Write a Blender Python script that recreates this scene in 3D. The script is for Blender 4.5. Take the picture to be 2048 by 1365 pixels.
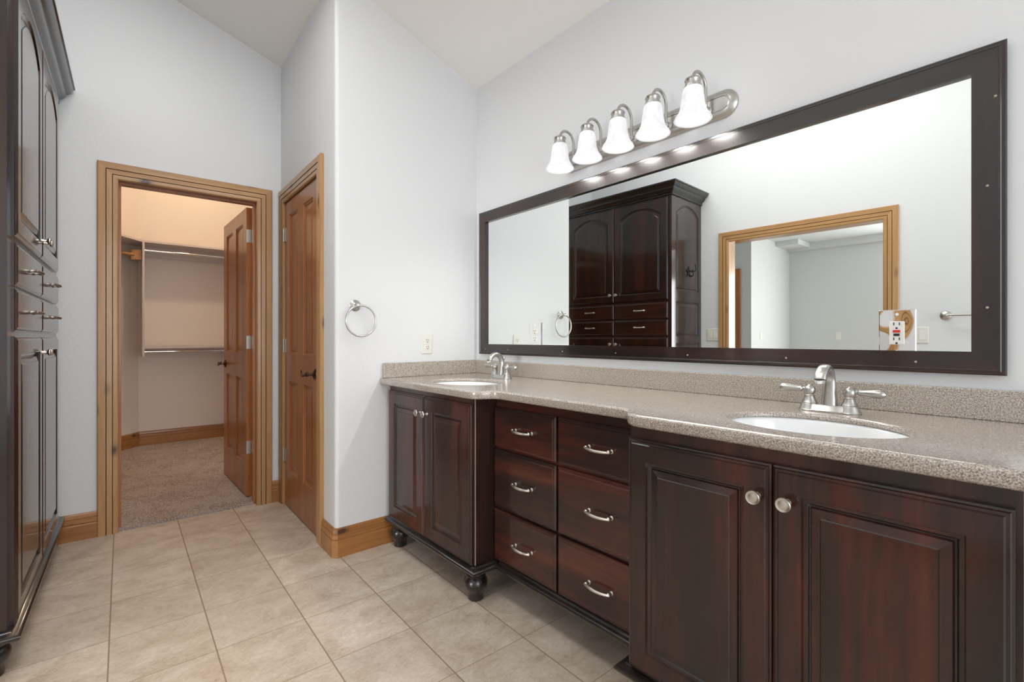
import bpy, bmesh, math, random
from mathutils import Vector, Matrix
random.seed(4)
PI = math.pi
for o in list(bpy.data.objects): bpy.data.objects.remove(o)
SC = bpy.context.scene
COL = SC.collection

# ---------------------------------------------------------------- camera
CAM_H = 1.12
YAW = math.atan2(1024 - 210, 950)
cd = bpy.data.cameras.new('camera'); cam = bpy.data.objects.new('camera', cd); COL.objects.link(cam)
cd.sensor_width = 36.0; cd.sensor_fit = 'HORIZONTAL'
cd.lens = 950 / 2048 * 36.0
cd.shift_y = -(682.5 - 676.5) / 2048
cd.clip_start = 0.02
cam.location = (0, 0, CAM_H)
cam.rotation_euler = (PI / 2, 0, -YAW)
SC.camera = cam

# ---------------------------------------------------------------- world, lights, exposure
w = bpy.data.worlds.new('world'); SC.world = w; w.use_nodes = True
wn = w.node_tree.nodes['Background']
wn.inputs[0].default_value = (0.75, 0.85, 1.0, 1); wn.inputs[1].default_value = 1.0
SC.view_settings.view_transform = 'Standard'
SC.view_settings.look = 'None'
SC.view_settings.gamma = 1.0
SC.view_settings.use_curve_mapping = False
SC.view_settings.exposure = 0.0

zc0 = lambda x: 2.691 + .342 * (1.783 - x)      # height of the sloping ceiling
def area(name, loc, rot, sx, sy, power, color=(1, 1, 1)):
    l = bpy.data.lights.new(name, 'AREA'); l.shape = 'RECTANGLE'; l.size = sx; l.size_y = sy
    l.energy = power; l.color = color
    o = bpy.data.objects.new(name, l); COL.objects.link(o); o.location = loc; o.rotation_euler = rot
    return o
# daylight from the unseen bathroom window behind the camera; two bedroom fills added
area('window_daylight', (0.45, -2.19, 1.5), (PI / 2, 0, 0), 2.0, 2.2, 47, (0.98, 0.99, 1.0))
area('bedroom_fill', (-2.9, -2.95, 1.5), (PI / 2, 0, 0), 2.2, 1.5, 80, (0.97, 0.99, 1.0))  # added fill for the bedroom, in front of a solid wall
area('bedroom_side_fill', (-4.66, .55, 1.35), (PI / 2, 0, -PI / 2), 1.7, 1.7, 104, (0.98, 0.99, 1.0))  # added fill, aimed through the opening at the vanity wall
# fill light added under the closed ceiling, over the middle of the bathroom
area('ceiling_fill', (0.22, 1.45, zc0(.22) - .03), (0, math.atan(.342), 0), .6, 2.4, 31, (1.0, 0.99, 0.97))

# ---------------------------------------------------------------- helpers
def lin(r, g, b):
    f = lambda c: (c / 255 / 12.92) if c / 255 <= 0.04045 else ((c / 255 + 0.055) / 1.055) ** 2.4
    return (f(r), f(g), f(b), 1)

class NB:
    """small node-building helper"""
    def __init__(s, name):
        s.m = bpy.data.materials.new(name); s.m.use_nodes = True
        s.t = s.m.node_tree; s.N = s.t.nodes; s.L = s.t.links
        s.b = s.N['Principled BSDF']
    def n(s, typ, **kw):
        x = s.N.new(typ)
        for k, v in kw.items(): setattr(x, k, v)
        return x
    def link(s, a, b): s.L.new(a, b)
    def coord(s, scale=(1, 1, 1), world=False, rand=True, rot=(0, 0, 0)):
        if world:
            g = s.n('ShaderNodeNewGeometry').outputs['Position']
        else:
            g = s.n('ShaderNodeTexCoord').outputs['Object']
        if rand and not world:
            oi = s.n('ShaderNodeObjectInfo'); mm = s.n('ShaderNodeMath', operation='MULTIPLY'); mm.inputs[1].default_value = 37.0
            s.link(oi.outputs['Random'], mm.inputs[0])
            va = s.n('ShaderNodeVectorMath', operation='ADD'); s.link(g, va.inputs[0]); s.link(mm.outputs[0], va.inputs[1]); g = va.outputs[0]
        mp = s.n('ShaderNodeMapping'); mp.inputs['Scale'].default_value = scale; mp.inputs['Rotation'].default_value = rot
        s.link(g, mp.inputs['Vector']); return mp.outputs[0]
    def noise(s, vec, scale=5, detail=4, rough=.55, dist=0.0):
        x = s.n('ShaderNodeTexNoise'); x.inputs['Scale'].default_value = scale; x.inputs['Detail'].default_value = detail
        x.inputs['Roughness'].default_value = rough; x.inputs['Distortion'].default_value = dist
        if vec is not None: s.link(vec, x.inputs['Vector'])
        return x.outputs['Fac']
    def ramp(s, fac, stops, interp='LINEAR'):
        x = s.n('ShaderNodeValToRGB'); cr = x.color_ramp; cr.interpolation = interp
        while len(cr.elements) < len(stops): cr.elements.new(0.5)
        for e, (p, c) in zip(cr.elements, stops):
            e.position = p; e.color = c if len(c) == 4 else (*c, 1)
        s.link(fac, x.inputs[0]); return x.outputs[0]
    def mix(s, fac, a, b, mode='MIX'):
        x = s.n('ShaderNodeMix', data_type='RGBA', blend_type=mode)
        if isinstance(fac, float): x.inputs[0].default_value = fac
        else: s.link(fac, x.inputs[0])
        for v, i in ((a, 6), (b, 7)):
            if isinstance(v, tuple): x.inputs[i].default_value = v
            else: s.link(v, x.inputs[i])
        return x.outputs[2]
    def math(s, op, a, b=None, c=None):
        x = s.n('ShaderNodeMath', operation=op)
        for v, i in ((a, 0), (b, 1), (c, 2)):
            if v is None: continue
            if isinstance(v, (int, float)): x.inputs[i].default_value = v
            else: s.link(v, x.inputs[i])
        return x.outputs[0]
    def bump(s, h, strength=.2, dist=.01):
        x = s.n('ShaderNodeBump'); x.inputs['Strength'].default_value = strength; x.inputs['Distance'].default_value = dist
        s.link(h, x.inputs['Height']); s.link(x.outputs[0], s.b.inputs['Normal'])
    def set(s, color=None, rough=None, metal=None, coat=None, coat_rough=None, spec=None):
        b = s.b
        if color is not None:
            if isinstance(color, tuple): b.inputs['Base Color'].default_value = color
            else: s.link(color, b.inputs['Base Color'])
        if rough is not None:
            if isinstance(rough, float): b.inputs['Roughness'].default_value = rough
            else: s.link(rough, b.inputs['Roughness'])
        if metal is not None: b.inputs['Metallic'].default_value = metal
        if coat is not None: b.inputs['Coat Weight'].default_value = coat
        if coat_rough is not None: b.inputs['Coat Roughness'].default_value = coat_rough
        if spec is not None: b.inputs['Specular IOR Level'].default_value = spec
        return s.m

def mat_paint(name, col, rough=.5, bump=.25):
    k = NB(name); v = k.coord(world=True)
    h = k.noise(v, 55, 3, .5); h2 = k.noise(v, 14, 2, .5)
    k.bump(k.math('ADD', h, h2), bump, .0025)
    return k.set(col, rough)
def mat_plain(name, col, rough=.5, metal=0.0, coat=None, spec=None):
    k = NB(name); v = k.coord(rand=False)
    n = k.noise(v, 30, 2)
    c = k.mix(k.math('MULTIPLY', n, .12), col, tuple(x * .8 for x in col[:3]) + (1,))
    return k.set(c, rough, metal, coat, .1 if coat else None, spec)
def mat_dark_wood(name, axis, deep=1.0, coat=.55, cr=.10):
    k = NB(name)
    sc = {'Z': (1, 1, .10), 'X': (.10, 1, 1)}[axis]
    v = k.coord(sc)
    big = k.noise(v, 8.5, 3, .5, .6); fine = k.noise(v, 60, 5, .65, .3)
    f = k.math('ADD', k.math('MULTIPLY', big, .75), k.math('MULTIPLY', fine, .3))
    c = k.ramp(f, [(p_, tuple(q * deep for q in c_)) for p_, c_ in ((.38, (.015, .0100, .0075)), (.48, (.026, .0120, .0085)), (.585, (.062, .0165, .0105)), (.76, (.120, .032, .018)))])
    v2 = k.coord((1, 1, 1)); sp = k.noise(v2, 230, 2, .5)
    c = k.mix(k.ramp(sp, [(.815, (0, 0, 0)), (.83, (1, 1, 1))]), c, (.30, .22, .17, 1))
    k.bump(fine, .05, .001)
    return k.set(c, .36, 0.0, coat, cr, .35)
def mat_glaze_black(name):
    k = NB(name); v = k.coord()
    n = k.noise(v, 20, 4); c = k.ramp(n, [(.35, (.007, .006, .006)), (.75, (.022, .013, .011))])
    sp = k.noise(k.coord(), 260, 2)
    c = k.mix(k.ramp(sp, [(.80, (0, 0, 0)), (.82, (1, 1, 1))]), c, (.30, .22, .17, 1))
    return k.set(c, .3, 0.0, .6, .12)
def mat_pine(name, axis, light, dark, knots=True, coat=.35, rough=.38):
    k = NB(name)
    sc = {'Z': (1, 1, .06), 'X': (.06, 1, 1)}[axis]
    v = k.coord(sc)
    g = k.noise(v, 55, 4, .6, .6); b = k.noise(v, 9, 3, .5, .4)
    f = k.math('ADD', k.math('MULTIPLY', g, .5), k.math('MULTIPLY', b, .5))
    c = k.ramp(f, [(.34, dark), (.52, tuple((x + y) / 2 for x, y in zip(light, dark))), (.68, light)])
    if knots:
        sk = {'Z': (1, 1, .42), 'X': (.42, 1, 1)}[axis]
        vo = k.n('ShaderNodeTexVoronoi'); vo.inputs['Scale'].default_value = 7.5
        dv = k.coord(sk); k.link(dv, vo.inputs['Vector'])
        d = k.math('ADD', vo.outputs['Distance'], k.math('MULTIPLY', k.noise(k.coord(), 25, 3), .10))
        m = k.ramp(d, [(.10, (1, 1, 1)), (.155, (.35, .35, .35)), (.22, (0, 0, 0))])
        c = k.mix(m, c, (.07, .028, .010, 1))
    k.bump(g, .06, .001)
    return k.set(c, rough, 0.0, coat, .15)

M = {}
M['wall'] = mat_paint('painted_wall', (.74, .752, .765, 1), .45, .22)
M['ceil'] = mat_paint('painted_ceiling', (.90, .89, .87, 1), .7, .45)
M['closet_wall'] = mat_paint('closet_paint', (.80, .72, .64, 1), .55, .15)
M['bed_wall'] = mat_paint('bedroom_paint', (.62, .635, .63, 1), .6, .15)
M['dwz'] = mat_dark_wood('dark_cherry_vertical', 'Z')
M['dwx'] = mat_dark_wood('dark_cherry_horizontal', 'X')
M['ddz'] = mat_dark_wood('near_black_cherry_vertical', 'Z', .42, .85, .10); M['ddx'] = mat_dark_wood('near_black_cherry_horizontal', 'X', .42, .85, .10)
M['black'] = mat_glaze_black('black_glazed_wood')
PL_, PD_ = (.55, .315, .130), (.37, .185, .064)
M['pz'] = mat_pine('honey_pine_vertical', 'Z', PL_, PD_)
M['px'] = mat_pine('honey_pine_horizontal', 'X', PL_, PD_)
M['groove'] = mat_plain('stained_shaded_groove', (.075, .032, .012, 1), .5)  # stain in the casing grooves, with their shade put into the colour
BL_, BD_ = (.46, .21, .062), (.27, .10, .026)
M['bx'] = mat_pine('amber_pine_baseboard', 'X', BL_, BD_)
M['dz'] = mat_pine('door_alder_vertical', 'Z', (.46, .165, .040), (.27, .087, .019), False, .4, .36)
M['porcelain'] = mat_plain('white_porcelain', (.88, .89, .90, 1), .12, 0, .5)
M['nickel'] = mat_plain('brushed_nickel', (.52, .51, .485, 1), .32, 1.0)
M['pewter'] = mat_plain('satin_pewter', (.66, .63, .57, 1), .36, 1.0)
M['chrome'] = mat_plain('polished_chrome', (.85, .85, .85, 1), .06, 1.0)
M['hinge'] = mat_plain('satin_hinge_steel', (.55, .53, .47, 1), .42, 1.0)
M['bronze'] = mat_plain('aged_bronze', (.20, .145, .10, 1), .28, 1.0)
M['iron'] = mat_plain('black_iron', (.012, .012, .013, 1), .5, .4)
M['white_plastic'] = mat_plain('white_plastic', (.80, .79, .75, 1), .35)
M['almond'] = mat_plain('almond_plastic', (.76, .75, .69, 1), .4)
M['slot'] = mat_plain('dark_slot', (.012, .012, .012, 1), .6)
M['red'] = mat_plain('red_button', (.62, .04, .02, 1), .4)
M['pale_edge'] = mat_plain('worn_pale_edge', (.42, .34, .27, 1), .5)
M['melamine'] = mat_plain('closet_melamine', (.68, .60, .56, 1), .45)
M['rodwood'] = mat_pine('rod_pine', 'X', (.62, .33, .12), (.42, .19, .06), False)
k = NB('mirror_silver'); M['mirror'] = k.set((.90, .93, .915, 1), .0, 1.0)
k = NB('mirrored_acrylic'); v = k.coord(rand=False); k.bump(k.noise(v, 14, 0), .06, .05); M['mirror_plate'] = k.set((.92, .92, .92, 1), .02, 1.0)

# lamp glass: alabaster shade that glows, and its bulb
k = NB('glowing_alabaster_glass'); v = k.coord(); n = k.noise(v, 26, 4, .6, 1.2)
k.set((.42, .42, .42, 1), .3)
k.link(k.ramp(n, [(.34, (.72, .73, .78)), (.60, (1, 1, 1))]), k.b.inputs['Emission Color'])
k.b.inputs['Emission Strength'].default_value = .62
M['shade'] = k.m
k = NB('lit_bulb'); k.set((1, 1, 1, 1), .4); k.b.inputs['Emission Color'].default_value = (1, .965, .92, 1); k.b.inputs['Emission Strength'].default_value = 230.0
M['bulb'] = k.m
k = NB('warm_closet_globe'); k.set((1, .9, .7, 1), .4); k.b.inputs['Emission Color'].default_value = (1, .77, .53, 1); k.b.inputs['Emission Strength'].default_value = 228.0
M['globe'] = k.m

# speckled solid-surface counter
k = NB('speckled_counter'); v = k.coord(rand=False)
a = k.noise(v, 330, 2, .6); b_ = k.noise(v, 620, 1, .5); vo = k.n('ShaderNodeTexVoronoi'); vo.inputs['Scale'].default_value = 520; k.link(v, vo.inputs['Vector'])
c = k.ramp(a, [(.36, lin(95, 84, 72)), (.46, lin(165, 155, 143)), (.56, lin(202, 194, 183)), (.68, lin(240, 235, 227))])
c2 = k.ramp(b_, [(.40, lin(123, 103, 87)), (.55, lin(193, 184, 173))])
c = k.mix(.35, c, c2)
c = k.mix(k.math('MULTIPLY', vo.outputs['Color'], .22), c, lin(60, 52, 46))
M['counter'] = k.set(c, .20, 0.0, .6, .10, .6)

# travertine tile floor: tile grid turned slightly against the vanity wall
k = NB('travertine_tile'); v = k.coord(world=True)
TA = math.radians(-1.25)
mp = k.n('ShaderNodeMapping', vector_type='TEXTURE'); mp.inputs['Location'].default_value = (-.009, 1.348, 0)
mp.inputs['Rotation'].default_value = (0, 0, TA); mp.inputs['Scale'].default_value = (.2993, .3189, 1); k.link(v, mp.inputs['Vector'])
sx = k.n('ShaderNodeSeparateXYZ'); k.link(mp.outputs[0], sx.inputs[0])
fx, fy = [k.math('ABSOLUTE', k.math('SUBTRACT', k.math('FRACT', sx.outputs[i]), .5)) for i in (0, 1)]
jx = k.math('SUBTRACT', .5, fx); jy = k.math('SUBTRACT', .5, fy)
gx = k.math('LESS_THAN', jx, .0078); gy = k.math('LESS_THAN', jy, .0052)
wob = k.noise(v, 40, 2)
grout = k.math('MAXIMUM', gx, k.math('MULTIPLY', gy, .85))
cell = k.n('ShaderNodeCombineXYZ'); k.link(k.math('FLOOR', sx.outputs[0]), cell.inputs[0]); k.link(k.math('FLOOR', sx.outputs[1]), cell.inputs[1])
wn_ = k.n('ShaderNodeTexWhiteNoise', noise_dimensions='3D'); k.link(cell.outputs[0], wn_.inputs['Vector'])
off = k.n('ShaderNodeVectorMath', operation='ADD'); k.link(v, off.inputs[0])
sc_ = k.n('ShaderNodeVectorMath', operation='SCALE'); sc_.inputs['Scale'].default_value = 9; k.link(wn_.outputs['Color'], sc_.inputs[0]); k.link(sc_.outputs[0], off.inputs[1])
str_ = k.n('ShaderNodeMapping'); str_.inputs['Scale'].default_value = (1, 1.35, 1); k.link(off.outputs[0], str_.inputs[0])
cl = k.noise(str_.outputs[0], 7, 9, .70, .5); fn = k.noise(str_.outputs[0], 70, 5, .75, .3)
f = k.math('ADD', k.math('MULTIPLY', cl, .62), k.math('MULTIPLY', fn, .38))
c = k.ramp(f, [(.32, lin(158, 138, 119)), (.42, lin(190, 172, 153)), (.50, lin(204, 188, 170)), (.58, lin(214, 200, 184)), (.70, lin(232, 222, 210))])
tint = k.math('ADD', .90, k.math('MULTIPLY', wn_.outputs['Value'], .12))
cb = k.n('ShaderNodeCombineColor'); [k.link(tint, cb.inputs[i]) for i in range(3)]
c = k.mix(1.0, c, cb.outputs[0], 'MULTIPLY')
c = k.mix(grout, c, lin(150, 130, 106))
k.bump(k.math('SUBTRACT', k.math('MULTIPLY', fn, .12), grout), .35, .002)
M['tile'] = k.set(c, k.math('ADD', .34, k.math('MULTIPLY', grout, .4)))

# carpet
k = NB('cut_pile_carpet'); v = k.coord(world=True)
a = k.noise(v, 120, 4, .85); b_ = k.noise(v, 5.5, 4, .6, .8)
c = k.ramp(a, [(.36, lin(104, 82, 70)), (.5, lin(190, 170, 156)), (.62, lin(244, 230, 220))])
c = k.mix(k.ramp(b_, [(.4, (.0, .0, .0)), (.58, (.42, .42, .42))]), c, lin(226, 212, 202))
k.bump(k.math('ADD', a, k.math('MULTIPLY', b_, .5)), .9, .012)
M['carpet'] = k.set(c, .95, spec=.1)

MW = {}
def rz(a): return Matrix.Rotation(a, 4, 'Z')
def frame(loc, ang=0.0): return Matrix.Translation(loc) @ rz(ang)
def root_of(o): return MW.get(o.name, Matrix.Identity(4))
def tag(o, label=None, cat=None, group=None, kind=None):
    if label: o['label'] = label
    if cat: o['category'] = cat
    if group: o['group'] = group
    if kind: o['kind'] = kind
    return o
def empty(name, loc, ang=0.0, label=None, cat=None, group=None, kind=None):
    o = bpy.data.objects.new(name, None); COL.objects.link(o); o.empty_display_size = .05
    o.location = loc; o.rotation_euler = (0, 0, ang)
    MW[o.name] = frame(loc, ang)
    return tag(o, label, cat, group, kind)
def obj(name, bm, mats, parent=None, smooth=None, origin=None, label=None, bevel=None):
    """bm is given in world coordinates; the mesh is stored in its root's frame"""
    if parent is not None: mw = MW[parent.name]
    elif origin is not None: mw = origin
    else: mw = Matrix.Identity(4)
    bm.transform(mw.inverted())
    bmesh.ops.recalc_face_normals(bm, faces=bm.faces)
    me = bpy.data.meshes.new(name); bm.to_mesh(me); bm.free()
    if not isinstance(mats, (list, tuple)): mats = [mats]
    for m in mats: me.materials.append(m)
    o = bpy.data.objects.new(name, me); COL.objects.link(o)
    if parent is not None: o.parent = parent
    else: o.matrix_world = mw
    MW[o.name] = mw
    if smooth is not None:
        if smooth is True: me.polygons.foreach_set('use_smooth', [True] * len(me.polygons))
        else: me.set_sharp_from_angle(angle=math.radians(smooth)); me.polygons.foreach_set('use_smooth', [True] * len(me.polygons))
    if bevel:
        md = o.modifiers.new('bevel', 'BEVEL'); md.width = bevel; md.segments = 2; md.limit_method = 'ANGLE'
    if label: o['label'] = label
    return o
def B(): return bmesh.new()
I4 = Matrix.Identity(4)
def box(bm, x0, x1, y0, y1, z0, z1, T=I4, mi=0):
    P = [(x0, y0, z0), (x1, y0, z0), (x1, y1, z0), (x0, y1, z0), (x0, y0, z1), (x1, y0, z1), (x1, y1, z1), (x0, y1, z1)]
    v = [bm.verts.new(T @ Vector(p)) for p in P]
    for f in ((0, 3, 2, 1), (4, 5, 6, 7), (0, 1, 5, 4), (1, 2, 6, 5), (2, 3, 7, 6), (3, 0, 4, 7)):
        bm.faces.new([v[i] for i in f]).material_index = mi
def prism(bm, pts, z0, z1, T=I4, mi=0):
    a = [bm.verts.new(T @ Vector((x, y, z0))) for x, y in pts]; b = [bm.verts.new(T @ Vector((x, y, z1))) for x, y in pts]
    n = len(pts)
    bm.faces.new(a[::-1]).material_index = mi; bm.faces.new(b).material_index = mi
    for i in range(n): bm.faces.new([a[i], a[(i + 1) % n], b[(i + 1) % n], b[i]]).material_index = mi
def loops(bm, rings, cap0=True, cap1=True, closed=True, mis=None):
    V = [[bm.verts.new(p) for p in r] for r in rings]; n = len(V[0])
    for k_ in range(len(V) - 1):
        for i in range(n if closed else n - 1):
            j = (i + 1) % n
            try: f = bm.faces.new([V[k_][i], V[k_][j], V[k_ + 1][j], V[k_ + 1][i]])
            except ValueError: continue
            if mis: f.material_index = mis[k_]
    if cap0: bm.faces.new(V[0][::-1]).material_index = mis[0] if mis else 0
    if cap1: bm.faces.new(V[-1]).material_index = mis[-1] if mis else 0
    return V
def lathe(bm, prof, T=I4, n=32, sx=1.0, sy=1.0, cap=True):
    """prof: list of (r, z) about local Z"""
    rings = [[T @ Vector((r * sx * math.cos(2 * PI * i / n), r * sy * math.sin(2 * PI * i / n), z)) for i in range(n)] for r, z in prof]
    loops(bm, rings, cap, cap)
def tube(bm, pts, r, n=12, caps=True):
    """round tube along 3-D points; r number or list"""
    pts = [Vector(p) for p in pts]; R = r if isinstance(r, (list, tuple)) else [r] * len(pts)
    d0 = (pts[1] - pts[0]).normalized(); up = Vector((0, 0, 1)) if abs(d0.z) < .9 else Vector((1, 0, 0))
    u = d0.cross(up).normalized(); rings = []
    for i, p in enumerate(pts):
        a = pts[max(i - 1, 0)]; b = pts[min(i + 1, len(pts) - 1)]; d = (b - a).normalized()
        u = (u - d * u.dot(d)).normalized(); w_ = d.cross(u)
        rings.append([p + (u * math.cos(2 * PI * k_ / n) + w_ * math.sin(2 * PI * k_ / n)) * R[i] for k_ in range(n)])
    loops(bm, rings, caps, caps)
def sweep(bm, prof, path, T=I4, closed=False, mi=None, caps=True):
    """prof: (out, z) list, path: (x, y) list; out is to the right of the path direction, mitred corners"""
    n = len(path); P = [Vector((x, y)) for x, y in path]; offs = []
    for i in range(n):
        def nr(a, b):
            d = (b - a).normalized(); return Vector((d.y, -d.x))
        ns = []
        if i > 0 or closed: ns.append(nr(P[i - 1], P[i]))
        if i < n - 1 or closed: ns.append(nr(P[i], P[(i + 1) % n]))
        if len(ns) == 1: offs.append(ns[0])
        else:
            m = (ns[0] + ns[1]); offs.append(m / max(m.dot(ns[0]), .25) if m.length > 1e-6 else ns[0])
    rings = [[T @ Vector((P[i].x + offs[i].x * o, P[i].y + offs[i].y * o, z)) for o, z in prof] for i in range(n)]
    V = [[bm.verts.new(p) for p in r] for r in rings]; m_ = len(prof)
    for i in range(n if closed else n - 1):
        j = (i + 1) % n
        for q in range(m_):
            q2 = (q + 1) % m_
            f = bm.faces.new([V[i][q], V[j][q], V[j][q2], V[i][q2]])
            if mi: f.material_index = mi[q]
    if caps and not closed:
        bm.faces.new(V[0]); bm.faces.new(V[-1][::-1])
def ext(prof): return prof

# rectangular / arched loop with constant vertex count in door-local (x, z) coordinates
def rloop(x0, x1, z0, z1, arch=0.0, n=13):
    pts = [(x0, z0), (x1, z0)]
    for i in range(n):
        t = i / (n - 1); x = x1 + (x0 - x1) * t
        if arch > 0:
            hw = (x1 - x0) / 2; R = (hw * hw + arch * arch) / (2 * arch); cx = (x0 + x1) / 2
            z = z1 - R + math.sqrt(max(R * R - (x - cx) ** 2, 0))
        else: z = z1
        pts.append((x, z))
    return pts
def panel_door(bm, x0, x1, z0, z1, th, T, stile=.06, arch=0.0, flat=False, y_back=0.0):
    """cabinet door or drawer front: slab from local y=y_back to y=y_back-th with an eased lip and (unless flat) a raised panel"""
    yb = y_back; F = yb - th
    rings = []
    def L(ins, y, a=0.0): return [T @ Vector((px, y, pz)) for px, pz in rloop(x0 + ins, x1 - ins, z0 + ins, z1 - ins, a)]
    rings += [L(0, yb), L(0, F + .008), L(.004, F + .006), L(.006, F + .003), L(.011, F + .0025), L(.014, F)]
    if flat: loops(bm, rings); return
    s = stile
    rings += [L(s, F, arch), L(s + .003, F + .007, arch), L(s + .010, F + .0085, arch), L(s + .013, F + .0115, arch), L(s + .016, F + .0115, arch),
              L(s + .019, F + .0070, arch), L(s + .036, F + .0035, arch), L(s + .038, F + .0012, arch), L(s + .041, F + .0012, arch)]
    loops(bm, rings, mis=[0] * 8 + [1, 1, 0, 0, 1, 0, 0])
def slab_with_panels(bm, W, H, th, holes, T, z0=0.0):
    """interior door: local x 0..W, z z0..z0+H, front face at y=0, back at y=th, recessed panels on both faces"""
    xs = sorted({0, W} | {h[0] for h in holes} | {h[1] for h in holes}); zs = sorted({z0, z0 + H} | {h[2] for h in holes} | {h[3] for h in holes})
    for side in (0, 1):
        Y = lambda d: d if side == 0 else th - d
        for i in range(len(xs) - 1):
            for j in range(len(zs) - 1):
                cx, cz = (xs[i] + xs[i + 1]) / 2, (zs[j] + zs[j + 1]) / 2
                if any(h[0] < cx < h[1] and h[2] < cz < h[3] for h in holes): continue
                bm.faces.new([bm.verts.new(T @ Vector((x, Y(0), z))) for x, z in ((xs[i], zs[j]), (xs[i + 1], zs[j]), (xs[i + 1], zs[j + 1]), (xs[i], zs[j + 1]))])
        for h in holes:
            rr = []
            for ins, d in ((0, 0), (.004, .006), (.010, .0075), (.013, .012), (.018, .0125), (.022, .0105), (.05, .006)):
                rr.append([T @ Vector((x, Y(d), z)) for x, z in rloop(h[0] + ins, h[1] - ins, h[2] + ins, h[3] - ins, 0, 2)])
            loops(bm, rr, False, True)
    for a, b in (((0, z0), (W, z0)), ((W, z0), (W, z0 + H)), ((W, z0 + H), (0, z0 + H)), ((0, z0 + H), (0, z0))):
        bm.faces.new([bm.verts.new(T @ Vector(p)) for p in ((a[0], 0, a[1]), (b[0], 0, b[1]), (b[0], th, b[1]), (a[0], th, a[1]))])
    bmesh.ops.remove_doubles(bm, verts=bm.verts, dist=1e-5)

CAS = [(0, 0, 0), (0, .010, 0), (.006, .014, 0), (.0240, .016, 0), (.0256, .008, 1), (.0274, .018, 0), (.0520, .019, 0), (.0537, .010, 1), (.0556, .021, 0), (.088, .021, 0), (.092, .018, 0), (.092, 0, 0)]
def casing(name, x0, x1, h, T, z0=0.0, wid=.092, label=None, num=None):
    """mitred door casing on local plane y=0 (room side is -y) round the opening x0..x1, z0..h"""
    bm = B(); s = wid / .092
    rings = []
    for d, t, g in CAS:
        d *= s
        rings.append([T @ Vector(p) for p in ((x0 - d, -t, z0), (x0 - d, -t, h + d), (x1 + d, -t, h + d), (x1 + d, -t, z0))])
    V = [[bm.verts.new(p) for p in r] for r in rings]; n = len(V)
    for k_ in range(n):
        k2 = (k_ + 1) % n
        gi = CAS[k_][2] or CAS[k2][2]
        for i in range(3):
            f = bm.faces.new([V[k_][i], V[k_][i + 1], V[k2][i + 1], V[k2][i]])
            f.material_index = 2 if gi else (1 if i == 1 else 0)
    bm.faces.new([r[0] for r in V]); bm.faces.new([r[3] for r in V][::-1])
    o = obj(name, bm, [M['pz'], M['px'], M['groove']], origin=T)
    return tag(o, label, None, None, 'structure')

BASEB = [(0, 0), (.018, 0), (.018, .082), (.015, .086), (.012, .088), (.012, .091), (.016, .094), (.015, .112), (.010, .115), (.010, .118), (.012, .121), (.010, .138), (.004, .146), (0, .146)]
def baseboard(name, path, label=None, T=I4, origin=None, z=0.0):
    bm = B(); sweep(bm, [(a, b + z) for a, b in BASEB], path, T)
    o = obj(name, bm, M['bx'], origin=origin)
    return tag(o, label, None, None, 'structure')

# ---------------------------------------------------------------- setting: key lines of the room
XW, YE = 1.783, 2.425                    # vanity wall, towel-ring wall
CORN = Vector((.893, YE, 0))             # outer corner of the towel-ring wall
FARC = Vector((.921, 3.522, 0))          # inside corner at the closet wall
A_FAR = math.atan2(3.592 - 3.522, .921 + .80)      # the closet wall is turned a little
DIR_L = Vector((.034, 1, 0)).normalized(); ANG_L = math.atan2(.034, 1)
LW0 = Vector((-.80, 2.30, 0))            # point on the left wall
def lw(y): return LW0.x + (y - 2.30) * .034
T_FAR = frame((.921, 3.522, 0), PI - A_FAR) @ Matrix.Scale(-1, 4, (1, 0, 0))  # x runs left from the corner, -y = room
T_FARn = frame((-.80, 3.592, 0), -A_FAR)              # x runs right along the closet wall, -y = room
T_LEFT = frame((lw(-2.2), -2.2, 0), PI / 2 - ANG_L)   # x runs away from camera, -y = +X room side
dd2 = (CORN - FARC); A_D2 = math.atan2(dd2.y, dd2.x)
T_D2 = frame(FARC, A_D2)                              # x runs from the inside corner toward the camera, -y = room
LEN_D2 = dd2.length

def wall_seg(name, T, length, th, openings, h=4.05, mat=None, label=None, x_start=0.0):
    bm = B(); xs = x_start
    for a, b, top in sorted(openings):
        if a > xs: box(bm, xs, a, 0, th, 0, h, T)
        box(bm, a, b, 0, th, top, h, T); xs = b
    if xs < length: box(bm, xs, length, 0, th, 0, h, T)
    o = obj(name, bm, mat or M['wall'], origin=T)
    return tag(o, label, None, None, 'structure')

bm = B(); box(bm, -1.2, 1.95, -2.35, 3.56, -.05, 0)
tag(obj('floor', bm, M['tile']), kind='structure')
# tile runs into the closet doorway only up to the casing; carpet starts under the door
bm = B(); box(bm, -1.1, 2.2, 3.575, 6.35, -.05, .012); tag(obj('floor_closet', bm, M['carpet']), kind='structure')
bm = B(); box(bm, -5.0, -1.21, -3.1, 5.2, -.05, .008); tag(obj('floor_bedroom', bm, M['carpet']), kind='structure')
# ceiling slopes up from the vanity wall
bm = B(); zc = lambda x: 2.691 + .342 * (XW - x)
V = [bm.verts.new(p) for p in ((XW + .2, -2.4, zc(XW + .2)), (XW + .2, 3.75, zc(XW + .2)), (-1.2, 3.75, zc(-1.2)), (-1.2, -2.4, zc(-1.2)))]
V2 = [bm.verts.new(v.co + Vector((0, 0, .08))) for v in V]
bm.faces.new(V); bm.faces.new(V2[::-1])
for i in range(4): bm.faces.new([V[i], V[(i + 1) % 4], V2[(i + 1) % 4], V2[i]])
tag(obj('ceiling', bm, M['ceil']), kind='structure')

bm = B(); box(bm, XW, XW + .12, -2.35, 2.6, 0, 3.0); tag(obj('wall_vanity', bm, M['wall']), kind='structure')
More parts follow.
